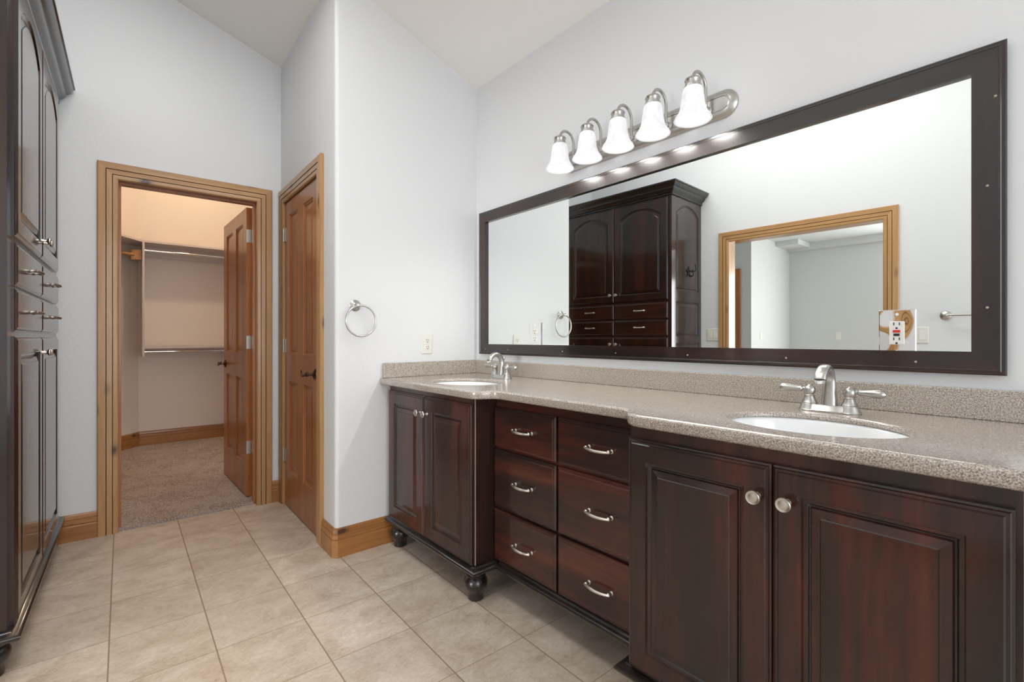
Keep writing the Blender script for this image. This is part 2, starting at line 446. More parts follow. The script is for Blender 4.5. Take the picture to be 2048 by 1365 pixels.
# towel-ring wall and its rounded outside corner, up to the second door's opening
r = .020; pts = [(XW + .01, YE), (CORN.x + r + .012, YE), (CORN.x + r, YE)]
for i in range(1, 8):
    a = PI / 2 * i / 8; pts.append((CORN.x + r - r * math.sin(a), YE + r - r * math.cos(a)))
D2A, D2B = .102, .822                    # opening of the second door along T_D2
e0 = T_D2 @ Vector((D2B + .012, 0, 0)); e1 = T_D2 @ Vector((D2B + .012, .12, 0))
pts += [(CORN.x, YE + r), (CORN.x + .0003, YE + r + .012), (e0.x, e0.y), (e1.x, e1.y), (e1.x + .0, YE + .12), (XW + .01, YE + .12)]
bm = B(); prism(bm, pts, 0, 3.4); tag(obj('wall_end', bm, M['wall'], smooth=25), kind='structure')
wall_seg('wall_hall', T_D2, D2B + .012, .12, [(D2A - .012, D2B + .012, 2.037)], 3.6, x_start=-.03)
# closet wall: opening
D1A, D1B = None, None
xl = lambda x: (x + .80) / math.cos(A_FAR)
D1A, D1B = xl(.059), xl(.77)
wall_seg('wall_far', T_FARn, xl(.921) + .14, .13, [(D1A - .014, D1B + .014, 2.044)], 4.0, x_start=-.15)
# left wall with cased opening to the bedroom
ly = lambda y: (y + 2.2) / math.cos(ANG_L)
O3A, O3B = ly(.885), ly(2.012)
wall_seg('wall_left', T_LEFT, ly(3.62), .12, [(O3A - .012, O3B + .012, 2.012)], 4.0, x_start=-.15)
# back wall behind the camera with a window
bm = B()
for a in ((-1.2, -.65, 0, 4.1), (1.55, 1.9, 0, 4.1), (-.65, 1.55, 0, .33), (-.65, 1.55, 2.7, 4.1)): box(bm, a[0], a[1], -2.32, -2.2, a[2], a[3])
tag(obj('wall_back', bm, M['wall']), kind='structure')
wr = empty('window_1', (.45, -2.2, .33), 0, kind='structure')
bm = B(); 
for a in ((-.65, -.58, .33, 2.7), (1.48, 1.55, .33, 2.7), (.42, .48, .33, 2.7), (-.58, 1.48, .33, .40), (-.58, 1.48, 2.63, 2.7)): box(bm, a[0], a[1], -2.28, -2.20, a[2], a[3])
obj('frame_bars', bm, M['white_plastic'], wr)
k = NB('window_glass'); k.b.inputs['Transmission Weight'].default_value = 1.0; k.set((.95, .97, 1, 1), .0)
bm = B(); box(bm, -.6, 1.5, -2.262, -2.256, .35, 2.68); obj('pane', bm, k.m, wr)

wr2 = empty('ceiling_fill_frame', (.22, 1.45, 3.2), 0, kind='structure')  # added frame round the ceiling fill light; the ceiling has no opening
TK = Matrix.Translation((.22, 1.45, zc(.22))) @ Matrix.Rotation(math.atan(.342), 4, 'Y')
bm = B()
for a in ((-.38, .38, -1.28, -1.20), (-.38, .38, 1.20, 1.28), (-.38, -.30, -1.20, 1.20), (.30, .38, -1.20, 1.20)): box(bm, *a, -.03, .0, TK)
obj('frame_bars', bm, M['white_plastic'], wr2)
wr3 = empty('bedroom_fill_frame', (-4.70, .55, .45), 0, kind='structure')  # added frame round the bedroom side fill light, on a solid wall
bm = B()
for a in ((-.35, -.27, .45, 2.25), (1.37, 1.45, .45, 2.25), (-.27, 1.37, .45, .52), (-.27, 1.37, 2.18, 2.25), (.53, .57, .52, 2.18)): box(bm, -4.70, -4.67, a[0], a[1], a[2], a[3])
obj('frame_bars', bm, M['white_plastic'], wr3)
# closet shell
def wall_poly(name, pts, z0, z1, mat, th=.1):
    bm = B(); sweep(bm, [(0, z0), (0, z1), (-th, z1), (-th, z0)], pts); tag(obj(name, bm, mat), kind='structure')
CW = [(-.75, 3.72), (-.75, 5.18), (.262, 6.20), (2.1, 6.18), (2.1, 3.66)]
wall_poly('wall_closet', CW, 0, 3.3, M['closet_wall'])
bm = B(); box(bm, -.9, 2.25, 3.79, 6.35, 3.20, 3.28); tag(obj('ceiling_closet', bm, M['closet_wall']), kind='structure')
# inner faces of the closet wall share the closet paint: thin plaster skin
bm = B()
for a in ((xl(-.74), D1A - .014, 0, 3.25), (D1A - .014, D1B + .014, 2.044, 3.25), (D1B + .014, xl(.921) + .13, 0, 3.25)): box(bm, a[0], a[1], .13, .134, a[2], a[3], T_FARn)
tag(obj('wall_closet_inner', bm, M['closet_wall'], origin=T_FARn), kind='structure')
# bedroom shell
wall_poly('wall_bedroom', [(-1.1, 5.0), (-1.1, 5.1), (-3.3, 5.1), (-3.3, 2.86), (-4.7, 2.86), (-4.7, -3.0), (-1.08, -3.0)][::-1], 0, 2.75, M['bed_wall'])
bm = B(); box(bm, -4.9, -1.04, -3.1, 5.2, 2.57, 2.65); tag(obj('ceiling_bedroom', bm, M['bed_wall']), kind='structure')
bm = B(); 
for z0, z1, a, b in ((0, 2.012, ly(-2.9), O3A - .012), (0, 2.012, O3B + .012, ly(5.0)), (2.012, 2.6, ly(-2.9), ly(5.0))): box(bm, a, b, .12, .124, z0, z1, T_LEFT)
tag(obj('wall_bedroom_near', bm, M['bed_wall'], origin=T_LEFT), kind='structure')
bm = B(); box(bm, -4.698, -4.62, -3, 2.86, 2.47, 2.57); box(bm, -4.7, -4.15, 2.55, 2.86, 2.50, 2.57); tag(obj('trim_4', bm, M['bed_wall']), kind='structure')

# casings and jambs
casing('trim_1', D1A, D1B, 2.030, T_FARn)
def jamb(name, x0, x1, h, th, T, stop=None):
    bm = B(); t = .012
    box(bm, x0 - t, x0, 0, th, 0, h + t, T); box(bm, x1, x1 + t, 0, th, 0, h + t, T); box(bm, x0, x1, 0, th, h, h + t, T, 1)
    if stop:
        a, b = stop; s = .011
        box(bm, x0, x0 + s, a, b, 0, h, T); box(bm, x1 - s, x1, a, b, 0, h, T); box(bm, x0 + s, x1 - s, a, b, h - s, h, T, 1)
    return tag(obj(name, bm, [M['dz'] if stop else M['pz'], M['dz'] if stop else M['px']], origin=T), kind='structure')
jamb('trim_5', D1A, D1B, 2.030, .134, T_FARn, (.045, .088))
casing('trim_2', D2A, D2B, 2.025, T_D2)
jamb('trim_6', D2A, D2B, 2.025, .12, T_D2, (.040, .075))
casing('trim_3', O3A, O3B, 2.000, T_LEFT)
jamb('trim_7', O3A, O3B, 2.000, .12, T_LEFT)

# baseboards
ce = [(XW - .58, YE - .0001), (CORN.x + .012, YE), (CORN.x, YE + .012), tuple((T_D2 @ Vector((D2B + .093, 0, 0)))[:2])]
baseboard('baseboard_end', ce[::-1])
p0 = T_FARn @ Vector((xl(-.198), 0, 0)); p1 = T_FARn @ Vector((D1A - .093, 0, 0))
baseboard('baseboard_far', [(p0.x, p0.y), (p1.x, p1.y)])
bm = B(); sweep(bm, BASEB, [(T_FARn @ Vector((D1B + .093, 0, 0)))[:2], (T_D2 @ Vector((.0, 0, 0)))[:2]]); tag(obj('baseboard_corner', bm, M['bx']), kind='structure')
baseboard('baseboard_closet', [CW[0], CW[1], CW[2], CW[3], CW[4]], z=.01)
q0 = T_LEFT @ Vector((ly(-2.19), 0, 0)); q1 = T_LEFT @ Vector((O3A - .093, 0, 0)); q2 = T_LEFT @ Vector((O3B + .093, 0, 0)); q3 = T_LEFT @ Vector((ly(2.27), 0, 0))
baseboard('baseboard_left', [q0[:2], q1[:2]]); baseboard('baseboard_left_far', [q2[:2], q3[:2]])

# ---------------------------------------------------------------- hinged interior doors
def lever(parent, P, out, along, mat):
    """round rose with a curved lever; P on the door face, out = outward normal, along = lever direction"""
    out = Vector(out).normalized(); along = Vector(along).normalized()
    q = out.to_track_quat('Z', 'Y').to_matrix().to_4x4(); T = Matrix.Translation(P) @ q
    bm = B(); lathe(bm, [(.031, 0), (.033, .003), (.030, .007), (.024, .009), (.016, .013), (.009, .016), (.0085, .036), (.013, .040), (.0135, .050), (.008, .054)], T, 24)
    h = obj('handle', bm, mat, parent, smooth=40)
    bm = B(); pp = []; rr = []
    for i in range(13):
        t = i / 12; pp.append(Vector(P) + out * (.046 + .012 * math.sin(t * PI)) + along * (.108 * t) + Vector((0, 0, -.010 * math.sin(t * PI * 1.1) + .016 * t ** 3)))
        rr.append(.0085 - .004 * t if i < 12 else .003)
    tube(bm, pp, rr, 10); obj('lever', bm, mat, h, smooth=True)
    return h
def hinge(parent, T, z, x=0.0):
    bm = B(); box(bm, x - .004, x + .030, -.004, -.0012, z - .045, z + .045, T)
    for i in range(5):
        lathe(bm, [(.0062, 0), (.0062, .0172)], T @ Matrix.Translation((x - .004, -.008, z - .045 + i * .018)), 10)
    return obj('hinge', bm, M['hinge'], parent, smooth=30)
def door_holes(W): 
    s = .105; mu = .115; pw = (W - 2 * s - mu) / 2
    a, b, c, d = s, s + pw, s + pw + mu, W - s
    return [(a, b, 1.015, 1.93), (c, d, 1.015, 1.93), (a, b, .245, .838), (c, d, .245, .838)]
# closed door in the side wall (hinged at the far side)
P0 = T_D2 @ Vector((D2A + .003, .001, 0)); d2 = empty('door_2', P0, A_D2, kind='structure')
T = frame(P0, A_D2); W2 = D2B - D2A - .006
bm = B(); slab_with_panels(bm, W2, 2.012, .035, door_holes(W2), T, .008); obj('door_leaf', bm, M['dz'], d2)
for z in (1.81, 1.07, .34): hinge(d2, T, z)
lever(d2, T @ Vector((W2 - .062, -.0, .915)), T.to_3x3() @ Vector((0, -1, 0)), T.to_3x3() @ Vector((-1, 0, 0)), M['bronze'])
# open closet door, swung into the closet about the right jamb
HX, HY = .745, 3.700
d1 = empty('door_1', (HX, HY, 0), PI / 2 + .01, kind='structure')
T = frame((HX, HY, 0), PI / 2 + .01) @ Matrix.Scale(-1, 4, (0, 1, 0))   # local x into the closet, local -y faces +X after flip
T = frame((HX, HY, 0), PI / 2 + .01)
# local -y points to +X world here, so flip: the panelled face seen is the +y one (both faces are panelled)
W1 = .775
bm = B(); slab_with_panels(bm, W1, 2.005, .035, door_holes(W1), T @ Matrix.Translation((0, -.035, 0)), .022); obj('door_leaf', bm, M['dz'], d1)
for z in (1.83, 1.09, .36):
    bm = B(); box(bm, -.0015, .0005, -.032, .000, z - .045, z + .045, T)
    for i in range(3): lathe(bm, [(.0035, 0), (.0035, .0012)], T @ Matrix.Translation((-.0015, -.016 - (.006 if i == 1 else 0), z + (i - 1) * .03)) @ Matrix.Rotation(-PI / 2, 4, 'Y'), 10)
    box(bm, -.022, -.0015, -.042, -.038, z - .045, z + .045, T)
    lathe(bm, [(.006, -.047), (.006, .047)], T @ Matrix.Translation((-.006, -.040, z)), 10)
    obj('hinge', bm, M['hinge'], d1, smooth=30)
lever(d1, T @ Vector((W1 - .062, 0, .915)), T.to_3x3() @ Vector((0, 1, 0)), T.to_3x3() @ Vector((-1, 0, 0)), M['bronze'])
lever(d1, T @ Vector((W1 - .062, -.035, .915)), T.to_3x3() @ Vector((0, -1, 0)), T.to_3x3() @ Vector((-1, 0, 0)), M['bronze'])
# bedroom door seen in the mirror
d3 = empty('door_3', (-3.298, 3.0, 0), PI / 2, kind='structure')
T = frame((-3.298, 3.0, 0), PI / 2)
bm = B(); slab_with_panels(bm, .85, 2.09, .035, door_holes(.85), T @ Matrix.Translation((0, -.036, 0)), .012); obj('door_leaf', bm, M['dz'], d3)

# ---------------------------------------------------------------- vanity hardware
FV = lambda x, y: frame((x, y, 0), -PI / 2)     # local x runs toward the camera (-Y), local -y faces the room (-X)
def knob(parent, x, y, z, s=1.0, T=None):
    q = T or Matrix.Translation((x, y, z)) @ Matrix.Rotation(-PI / 2, 4, 'Y')
    bm = B(); lathe(bm, [(.0085 * s, 0), (.0075 * s, .003), (.0055 * s, .008), (.006 * s, .016), (.012 * s, .020), (.0165 * s, .023), (.017 * s, .026), (.0150 * s, .0285), (.0125 * s, .0272), (.0105 * s, .0268), (.0100 * s, .0280), (.004 * s, .0298)], q, 28)
    return obj('knob', bm, M['pewter'], parent, smooth=50)
def pull(parent, T, L=.096, horiz=True):
    """bow pull with rope-twist grip, centred on T, bar along local x, projecting to local -y"""
    bm = B()
    for s in (-1, 1):
        q = T @ Matrix.Translation((s * L / 2, 0, 0)) @ Matrix.Rotation(PI / 2, 4, 'X')
        lathe(bm, [(.0075, 0), (.0082, .003), (.0050, .006), (.0048, .014), (.0066, .018), (.0070, .021), (.0045, .024)], q, 14)
    pp, rr = [], []
    n = 56
    for i in range(n + 1):
        t = i / n; x = (t - .5) * (L + .014); a = (t - .5) * 2
        d = .019 + .011 * (1 - a * a); g = .0042 + .0011 * (1 - a * a)
        pp.append(T @ Vector((x, -d, -.0025 * (1 - a * a)))); rr.append(g * (1 + (.13 if .12 < t < .88 and i % 2 else 0)) if 0 < i < n else .003)
    tube(bm, pp, rr, 10)
    return obj('pull', bm, M['pewter'], parent, smooth=35)
def bun_foot(parent, x, y):
    bm = B(); lathe(bm, [(.029, 0), (.033, .002), (.034, .022), (.035, .032), (.041, .041), (.049, .055), (.052, .070), (.050, .083), (.042, .094), (.038, .098), (.042, .101), (.043, .107), (.039, .111), (.037, .118), (.041, .131)], Matrix.Translation((x, y, 0)), 36)
    return obj('foot', bm, M['black'], parent, smooth=50)
VM = [(0, .160), (.010, .159), (.014, .153), (.024, .150), (.033, .147), (.036, .142), (.035, .136), (.030, .130), (0, .130)]
def base_molding(parent, path, name='base_molding'):
    bm = B(); sweep(bm, VM, path); return obj(name, bm, M['black'], parent, smooth=50)

XF, XM = 1.185, 1.300                    # face frames of the end bays and of the drawer bay
CT = .868                                # underside of the counter
def carcass(bm, x0, y0, y1):
    """open-topped cabinet box: front frame, two sides, back, floor"""
    xb = XW - .003
    box(bm, x0, x0 + .02, y0, y1, .13, CT); box(bm, xb - .008, xb, y0, y1, .13, CT)
    box(bm, x0 + .02, xb - .008, y0, y0 + .018, .13, CT); box(bm, x0 + .02, xb - .008, y1 - .018, y1, .13, CT)
    box(bm, x0 + .02, xb - .008, y0 + .018, y1 - .018, .13, .148)
# --- sink cabinet by the towel-ring wall
v1 = empty('vanity_cabinet', (XW - .01, 2.02, 0), -PI / 2, 'dark cherry sink cabinet with two doors, in the corner by the towel-ring wall', 'cabinet', 'vanity sink cabinets')
bm = B(); carcass(bm, XF, 1.621, 2.405); obj('carcass', bm, M['dwz'], v1)
bm = B(); box(bm, XF - .0012, XF + .0015, 1.6195, 1.6225, .16, CT - .002); obj('worn_edge', bm, M['pale_edge'], v1, label='pale worn corner edge')
base_molding(v1, [(XF, 2.400), (XF, 1.621), (XM, 1.621)])
for (ya, yb, ky) in ((2.392, 2.0155, 2.045), (2.0115, 1.628, 1.981)):
    T = FV(XF, ya); W = ya - yb
    bm = B(); panel_door(bm, 0, W, .160, .838, .021, T, .066); dr = obj('door', bm, [M['dwz'], M['black']], v1)
    knob(dr, XF - .021, ky, .758)
bun_foot(v1, 1.213, 1.656); bun_foot(v1, 1.213, 2.345)
# --- drawer bank
v2 = empty('drawer_cabinet', (XW - .01, 1.23, 0), -PI / 2, 'dark cherry six-drawer bank between the two sink cabinets, set back', 'cabinet')
bm = B(); carcass(bm, XM, .842, 1.6195); obj('carcass', bm, M['dwx'], v2)
base_molding(v2, [(XM, 1.584), (XM, .878)])
for ya, yb in ((1.617, 1.247), (1.236, .866)):
    for z0, z1, hz in ((.652, .823, .742), (.392, .640, .521), (.163, .381, .271)):
        T = FV(XM, ya)
        bm = B(); panel_door(bm, 0, ya - yb, z0, z1, .021, T, flat=True); dr = obj('drawer', bm, M['dwx'], v2)
        pull(dr, Matrix.Translation((XM - .021, 0, 0)) @ FV(0, (1.420 if ya > 1.5 else 1.031)) @ Matrix.Translation((0, 0, hz)))
# --- sink cabinet nearest the camera
v3 = empty('vanity_cabinet', (XW - .01, .445, 0), -PI / 2, 'dark cherry sink cabinet with two large doors and round knobs, nearest the camera', 'cabinet', 'vanity sink cabinets')
bm = B(); carcass(bm, XF, .047, .8405); obj('carcass', bm, M['dwz'], v3)
base_molding(v3, [(XM, .8405), (XF, .8405), (XF, .047), (XW - .003, .047)])
for (ya, yb, ky) in ((.838, .4440, .473), (.4405, .056, .408)):
    T = FV(XF, ya); W = ya - yb
    bm = B(); panel_door(bm, 0, W, .160, .827, .021, T, .060); dr = obj('door', bm, [M['dwz'], M['black']], v3)
    knob(dr, XF - .021, ky, .750)
bun_foot(v3, 1.213, .800); bun_foot(v3, 1.213, .09)

# --- countertop
SK = [(1.372, 1.945), (1.372, .424)]; SX, SY = .162, .200
def smooth_corner(a, b, c, r, n=6):
    a, b, c = Vector(a), Vector(b), Vector(c); d1 = (a - b).normalized(); d2 = (c - b).normalized()
    p, q = b + d1 * r, b + d2 * r
    return [tuple(p * (1 - t) ** 2 + b * 2 * t * (1 - t) + q * t * t) for t in [i / n for i in range(n + 1)]]
xo, xm_ = 1.130, 1.215
raw = [(XW - .002, 2.422), (xo, 2.422), (xo, 1.56), (xm_, 1.525), (xm_, .875), (xo, .815), (xo, .002), (XW - .002, .002)]
rad = [0, 0, .05, .035, .03, .035, .02, 0]
out = []
for i, p in enumerate(raw):
    if rad[i] == 0: out.append(p)
    else: out += smooth_corner(raw[i - 1], p, raw[(i + 1) % len(raw)], rad[i])
def offset(poly, d):
    n = len(poly); res = []
    area_ = sum(poly[i][0] * poly[(i + 1) % n][1] - poly[(i + 1) % n][0] * poly[i][1] for i in range(n)); sg = 1 if area_ > 0 else -1
    for i in range(n):
        a, b, c = Vector(poly[i - 1]), Vector(poly[i]), Vector(poly[(i + 1) % n])
        n1 = (b - a).normalized(); n2 = (c - b).normalized(); n1 = Vector((-n1.y, n1.x)) * sg; n2 = Vector((-n2.y, n2.x)) * sg
        m = n1 + n2; m = m / max(m.dot(n1), .3); res.append((b.x + m.x * d, b.y + m.y * d))
    return res
ct = empty('countertop', (XW - .01, 1.21, CT), -PI / 2, 'speckled grey-beige solid countertop running over all three vanity cabinets', 'countertop')
bm = B(); NE = 56
ell = lambda c, k_, z: [Vector((c[0] + SX * k_ * math.cos(2 * PI * i / NE), c[1] + SY * k_ * math.sin(2 * PI * i / NE), z)) for i in range(NE)]
Z1 = .903
prof = [(.012, Z1), (.005, Z1 - .002), (.001, Z1 - .006), (0, Z1 - .012), (0, CT + .010), (.002, CT + .005), (.007, CT + .001), (.014, CT)]
V = loops(bm, [[Vector((x, y, z)) for x, y in offset(out, d)] for d, z in prof], False, False)
tops = [V[0]]; bots = [V[-1]]
for c_ in SK:
    U = loops(bm, [ell(c_, 1.035, Z1), ell(c_, 1.012, Z1 - .003), ell(c_, 1.0, Z1 - .008), ell(c_, 1.0, Z1 - .014), ell(c_, 1.13, Z1 - .014), ell(c_, 1.13, CT)], False, False)
    tops.append(U[0]); bots.append(U[-1])
from mathutils.geometry import tessellate_polygon
for grp in (tops, bots):
    flat = [v for ring in grp for v in ring]
    for tri in tessellate_polygon([[v.co.copy() for v in ring] for ring in grp]):
        try: bm.faces.new([flat[q] for q in tri])
        except ValueError: pass
sl = obj('slab', bm, M['counter'], ct, smooth=35)
for p_ in sl.data.polygons:
    if abs(p_.normal.z) > .9995: p_.use_smooth = False
bm = B(); box(bm, XW - .022, XW - .002, .003, 2.421, Z1, .984); obj('backsplash', bm, M['counter'], ct, bevel=.003)
bm = B(); box(bm, xo + .016, XW - .023, 2.402, 2.422, Z1, .984); obj('backsplash', bm, M['counter'], ct, bevel=.003)

# --- sinks and faucets
def sink(c_, label):
    s = empty('sink', (c_[0], c_[1], .72), 0, label, 'sink', 'white oval undermount sinks')
    RZ = Z1 - .0145
    pr = [(1.10, RZ), (1.02, RZ - .001), (.99, RZ - .010), (.955, RZ - .045), (.87, RZ - .095), (.67, RZ - .130), (.36, RZ - .148), (.12, RZ - .152)]
    bm = B(); rr = [[Vector((c_[0] + SX * k_ * math.cos(2 * PI * i / 48), c_[1] + SY * k_ * math.sin(2 * PI * i / 48), z)) for i in range(48)] for k_, z in pr]
    rr2 = [[Vector((c_[0] + SX * (k_ + .03) * math.cos(2 * PI * i / 48), c_[1] + SY * (k_ + .03) * math.sin(2 * PI * i / 48), z - .010)) for i in range(48)] for k_, z in pr[::-1]]
    loops(bm, rr + rr2, False, False); bm.verts.ensure_lookup_table()
    obj('basin', bm, M['porcelain'], s, smooth=True)
    bm = B(); lathe(bm, [(.030, RZ - .151), (.030, RZ - .147), (.020, RZ - .146), (.018, RZ - .151)], Matrix.Translation((c_[0], c_[1], 0)), 24); obj('drain', bm, M['chrome'], s, smooth=40)
sink(SK[0], 'white oval sink sunk in the counter beside the towel-ring wall')
sink(SK[1], 'white oval sink sunk in the counter, nearer the camera')
def faucet(x, y, label):
    z = Z1; f = empty('faucet', (x, y, z), 0, label, 'faucet', 'brushed nickel two-handle faucets')
    bm = B()
    # elongated base plate with rounded ends
    def ov(a, b, zz, n=12):
        r_ = []
        for i in range(n + 1):
            t = -PI / 2 + PI * i / n; r_.append(Vector((x + a * math.sin(t), y + b + a * math.cos(t), zz)))
        for i in range(n + 1):
            t = PI / 2 + PI * i / n; r_.append(Vector((x + a * math.sin(t), y - b + a * math.cos(t), zz)))
        return r_
    loops(bm, [ov(.027, .0508, z), ov(.0275, .0508, z + .003), ov(.024, .0508, z + .006), ov(.020, .0508, z + .017), ov(.016, .0508, z + .020)])
    obj('base_plate', bm, M['nickel'], f, smooth=40)
    # gooseneck spout, rectangular-oval, arching toward the basin
    bm = B(); rings = []
    path = []
    for i in range(22):
        t = i / 21
        if t < .42: q = t / .42; px, pz = .0 + .006 * q, .012 + .072 * q
        else:
            q = (t - .42) / .58; a = q * PI * .90; R = .044
            px, pz = .006 - R + R * math.cos(a), .084 + R * math.sin(a) * 1.02
        path.append((px, pz))
    for i, (px, pz) in enumerate(path):
        a = path[max(i - 1, 0)]; b = path[min(i + 1, 21)]; d = Vector((b[0] - a[0], 0, b[1] - a[1])).normalized(); nrm = Vector((-d.z, 0, d.x))
        t = i / 21; ww = .0215 - .0065 * min(t / .45, 1) + (.001 * max(t - .6, 0) / .4); hh = .0185 - .0070 * min(t / .45, 1)
        ring = []
        for q in range(20):
            an = 2 * PI * q / 20; cu = math.copysign(abs(math.cos(an)) ** .75, math.cos(an)); su = math.copysign(abs(math.sin(an)) ** .75, math.sin(an))
            ring.append(Vector((x + px, y, z + pz)) + nrm * hh * cu + Vector((0, 1, 0)) * ww * su)
        rings.append(ring)
    loops(bm, rings); sp = obj('spout', bm, M['nickel'], f, smooth=50)
    e = path[-1]; bm = B(); lathe(bm, [(.0125, -.006), (.0135, -.003), (.0135, .004)], Matrix.Translation((x + e[0] - .001, y, z + e[1] - .002)) @ Matrix.Rotation(-.28, 4, 'Y'), 18); obj('aerator', bm, M['chrome'], sp, smooth=40)
    bm = B(); tube(bm, [(x + .020, y, z + .015), (x + .020, y, z + .100)], .0022, 8); lathe(bm, [(.003, 0), (.006, .004), (.0068, .009), (.0045, .014), (.002, .016)], Matrix.Translation((x + .020, y, z + .098)), 14); obj('lift_rod', bm, M['nickel'], f, smooth=50)
    for s in (-1, 1):
        cy = y + s * .0508
        bm = B(); lathe(bm, [(.0285, 0), (.029, .002), (.0265, .006), (.0225, .018), (.0205, .0215), (.0212, .0235), (.0196, .026), (.0158, .034), (.0128, .042), (.0138, .044), (.0122, .047), (.0140, .051), (.0163, .058), (.0158, .065), (.0112, .071), (.006, .073), (.0035, .077)], Matrix.Translation((x, cy, z)), 26)
        hd = obj('handle', bm, M['nickel'], f, smooth=40)
        bm = B(); pp = []; rr = []
        for i in range(15):
            t = i / 14; pp.append((x - .006 * t, cy + s * (.013 + .072 * t), z + .062 + (.002 * t if s > 0 else -.001 * t)))
            rr.append(1.3 * [.0052, .0040, .0066, .0060, .0062, .0068, .0074, .0080, .0086, .0090, .0093, .0094, .0090, .0075, .003][i])
        tube(bm, pp, rr, 14); obj('lever', bm, M['nickel'], hd, smooth=40)
faucet(1.622, 1.985, 'brushed nickel faucet behind the sink beside the towel-ring wall')
faucet(1.622, .455, 'brushed nickel faucet behind the sink nearer the camera')

# ---------------------------------------------------------------- framed mirror
XG = 1.772
mr = empty('wall_mirror', (XG, 1.233, 1.022), -PI / 2, 'wide mirror in a flat dark wood frame above the vanity', 'mirror')
Y0, Y1, ZB, ZT = .099, 2.370, 1.022, 1.892
MP = [(0, 0), (0, .011), (.003, .0145), (.010, .0150), (.012, .0165), (.0145, .0165), (.016, .0155), (.0665, .0150), (.067, .0), ]
def mirror_side(a, b, inset_dir):
    pass
bm = B(); rings = []
for d, t in MP:
    rings.append([Vector((XW - .009 - t, yy, zz)) for yy, zz in ((Y1 - d, ZB + d * .92), (Y0 + d, ZB + d * .92), (Y0 + d, ZT - d), (Y1 - d, ZT - d))])
Vv = [[bm.verts.new(p) for p in r] for r in rings]
for k_ in range(len(Vv)):
    k2 = (k_ + 1) % len(Vv)
    for i in range(4):
        f = bm.faces.new([Vv[k_][i], Vv[k_][(i + 1) % 4], Vv[k2][(i + 1) % 4], Vv[k2][i]])
        f.material_index = 0 if i in (0, 2) else 1
obj('frame', bm, [M['ddx'], M['ddz']], mr)
bm = B(); box(bm, XW - .009, XW - .001, Y0 + .02, Y1 - .02, ZB + .02, ZT - .02); obj('backing', bm, M['slot'], mr)
bm = B(); box(bm, XG, XG + .003, Y0 + .06, Y1 - .06, ZB + .055, ZT - .06); obj('mirror_glass', bm, M['mirror'], mr)
# frame nail plugs
for yy, zz in [(y_, ZB + .030) for y_ in (2.30, 2.09, 1.66, 1.33, .98, .62, .28)] + [(.135, 1.20), (.135, 1.52), (.120, 1.75)]:
    bm = B(); lathe(bm, [(.0032, 0), (.002, .0012)], Matrix.Translation((XW - .0250, yy, zz)) @ Matrix.Rotation(-PI / 2, 4, 'Y'), 10)
    obj('nail_plug', bm, M['pale_edge'], mr, label='pale filled nail hole')

# outlets set in the mirror
def mirror_outlet(y0, y1, z0, z1, gfci, label):
    yc = (y0 + y1) / 2; e = empty('electrical_outlet', (XG - .004, yc, z0), -PI / 2, label, 'outlet', 'power outlets')
    bm = B(); box(bm, XG - .005, XG - .0005, y0, y1, z0, z1); obj('cover_plate', bm, M['mirror_plate'], e, label='mirrored cover plate', bevel=.002)
    zc_ = 1.135; X0 = XG - .005
    if gfci:
        bm = B(); box(bm, X0 - .004, X0, yc - .0175, yc + .0175, zc_ - .034, zc_ + .034); r_ = obj('receptacle', bm, M['white_plastic'], e, bevel=.0015)
        bm = B(); box(bm, X0 - .0055, X0 - .003, yc - .0085, yc + .0085, zc_ + .001, zc_ + .0085); obj('reset_button', bm, M['red'], r_, label='red reset button')
        bm = B(); box(bm, X0 - .0055, X0 - .003, yc - .007, yc + .007, zc_ - .009, zc_ - .002); obj('test_button', bm, M['slot'], r_, label='black test button')
        cs = (zc_ + .022, zc_ - .022)
    else:
        bm = B()
        for zz in (zc_ + .0195, zc_ - .0195):
            box(bm, X0 - .003, X0, yc - .0165, yc + .0165, zz - .013, zz + .013)
        r_ = obj('receptacle', bm, M['white_plastic'], e, bevel=.003)
        cs = (zc_ + .0195, zc_ - .0195)
    xs_ = X0 - (.0045 if gfci else .0035)
    for zz in cs:
        for s in (-1, 1):
            bm = B(); box(bm, xs_, xs_ + .001, yc + s * .0065 - .0012, yc + s * .0065 + .0012, zz + .0005, zz + .0085); obj('slot', bm, M['slot'], r_)
        bm = B(); lathe(bm, [(.0028, 0), (.0028, .001)], Matrix.Translation((xs_, yc, zz - .008)) @ Matrix.Rotation(PI / 2, 4, 'Y'), 12)
        obj('slot', bm, M['slot'], r_)
    for zz in (zc_ + .054, zc_ - .054):
        bm = B(); lathe(bm, [(.0045, 0), (.003, .002)], Matrix.Translation((X0, yc, zz)) @ Matrix.Rotation(-PI / 2, 4, 'Y'), 12)
        obj('screw', bm, M['white_plastic'], e)
mirror_outlet(1.823, 1.917, 1.068, 1.203, False, 'white double outlet in a mirrored plate at the far end of the mirror')
mirror_outlet(.281, .367, 1.068, 1.203, True, 'white outlet with red and black buttons in a mirrored plate on the wide mirror')
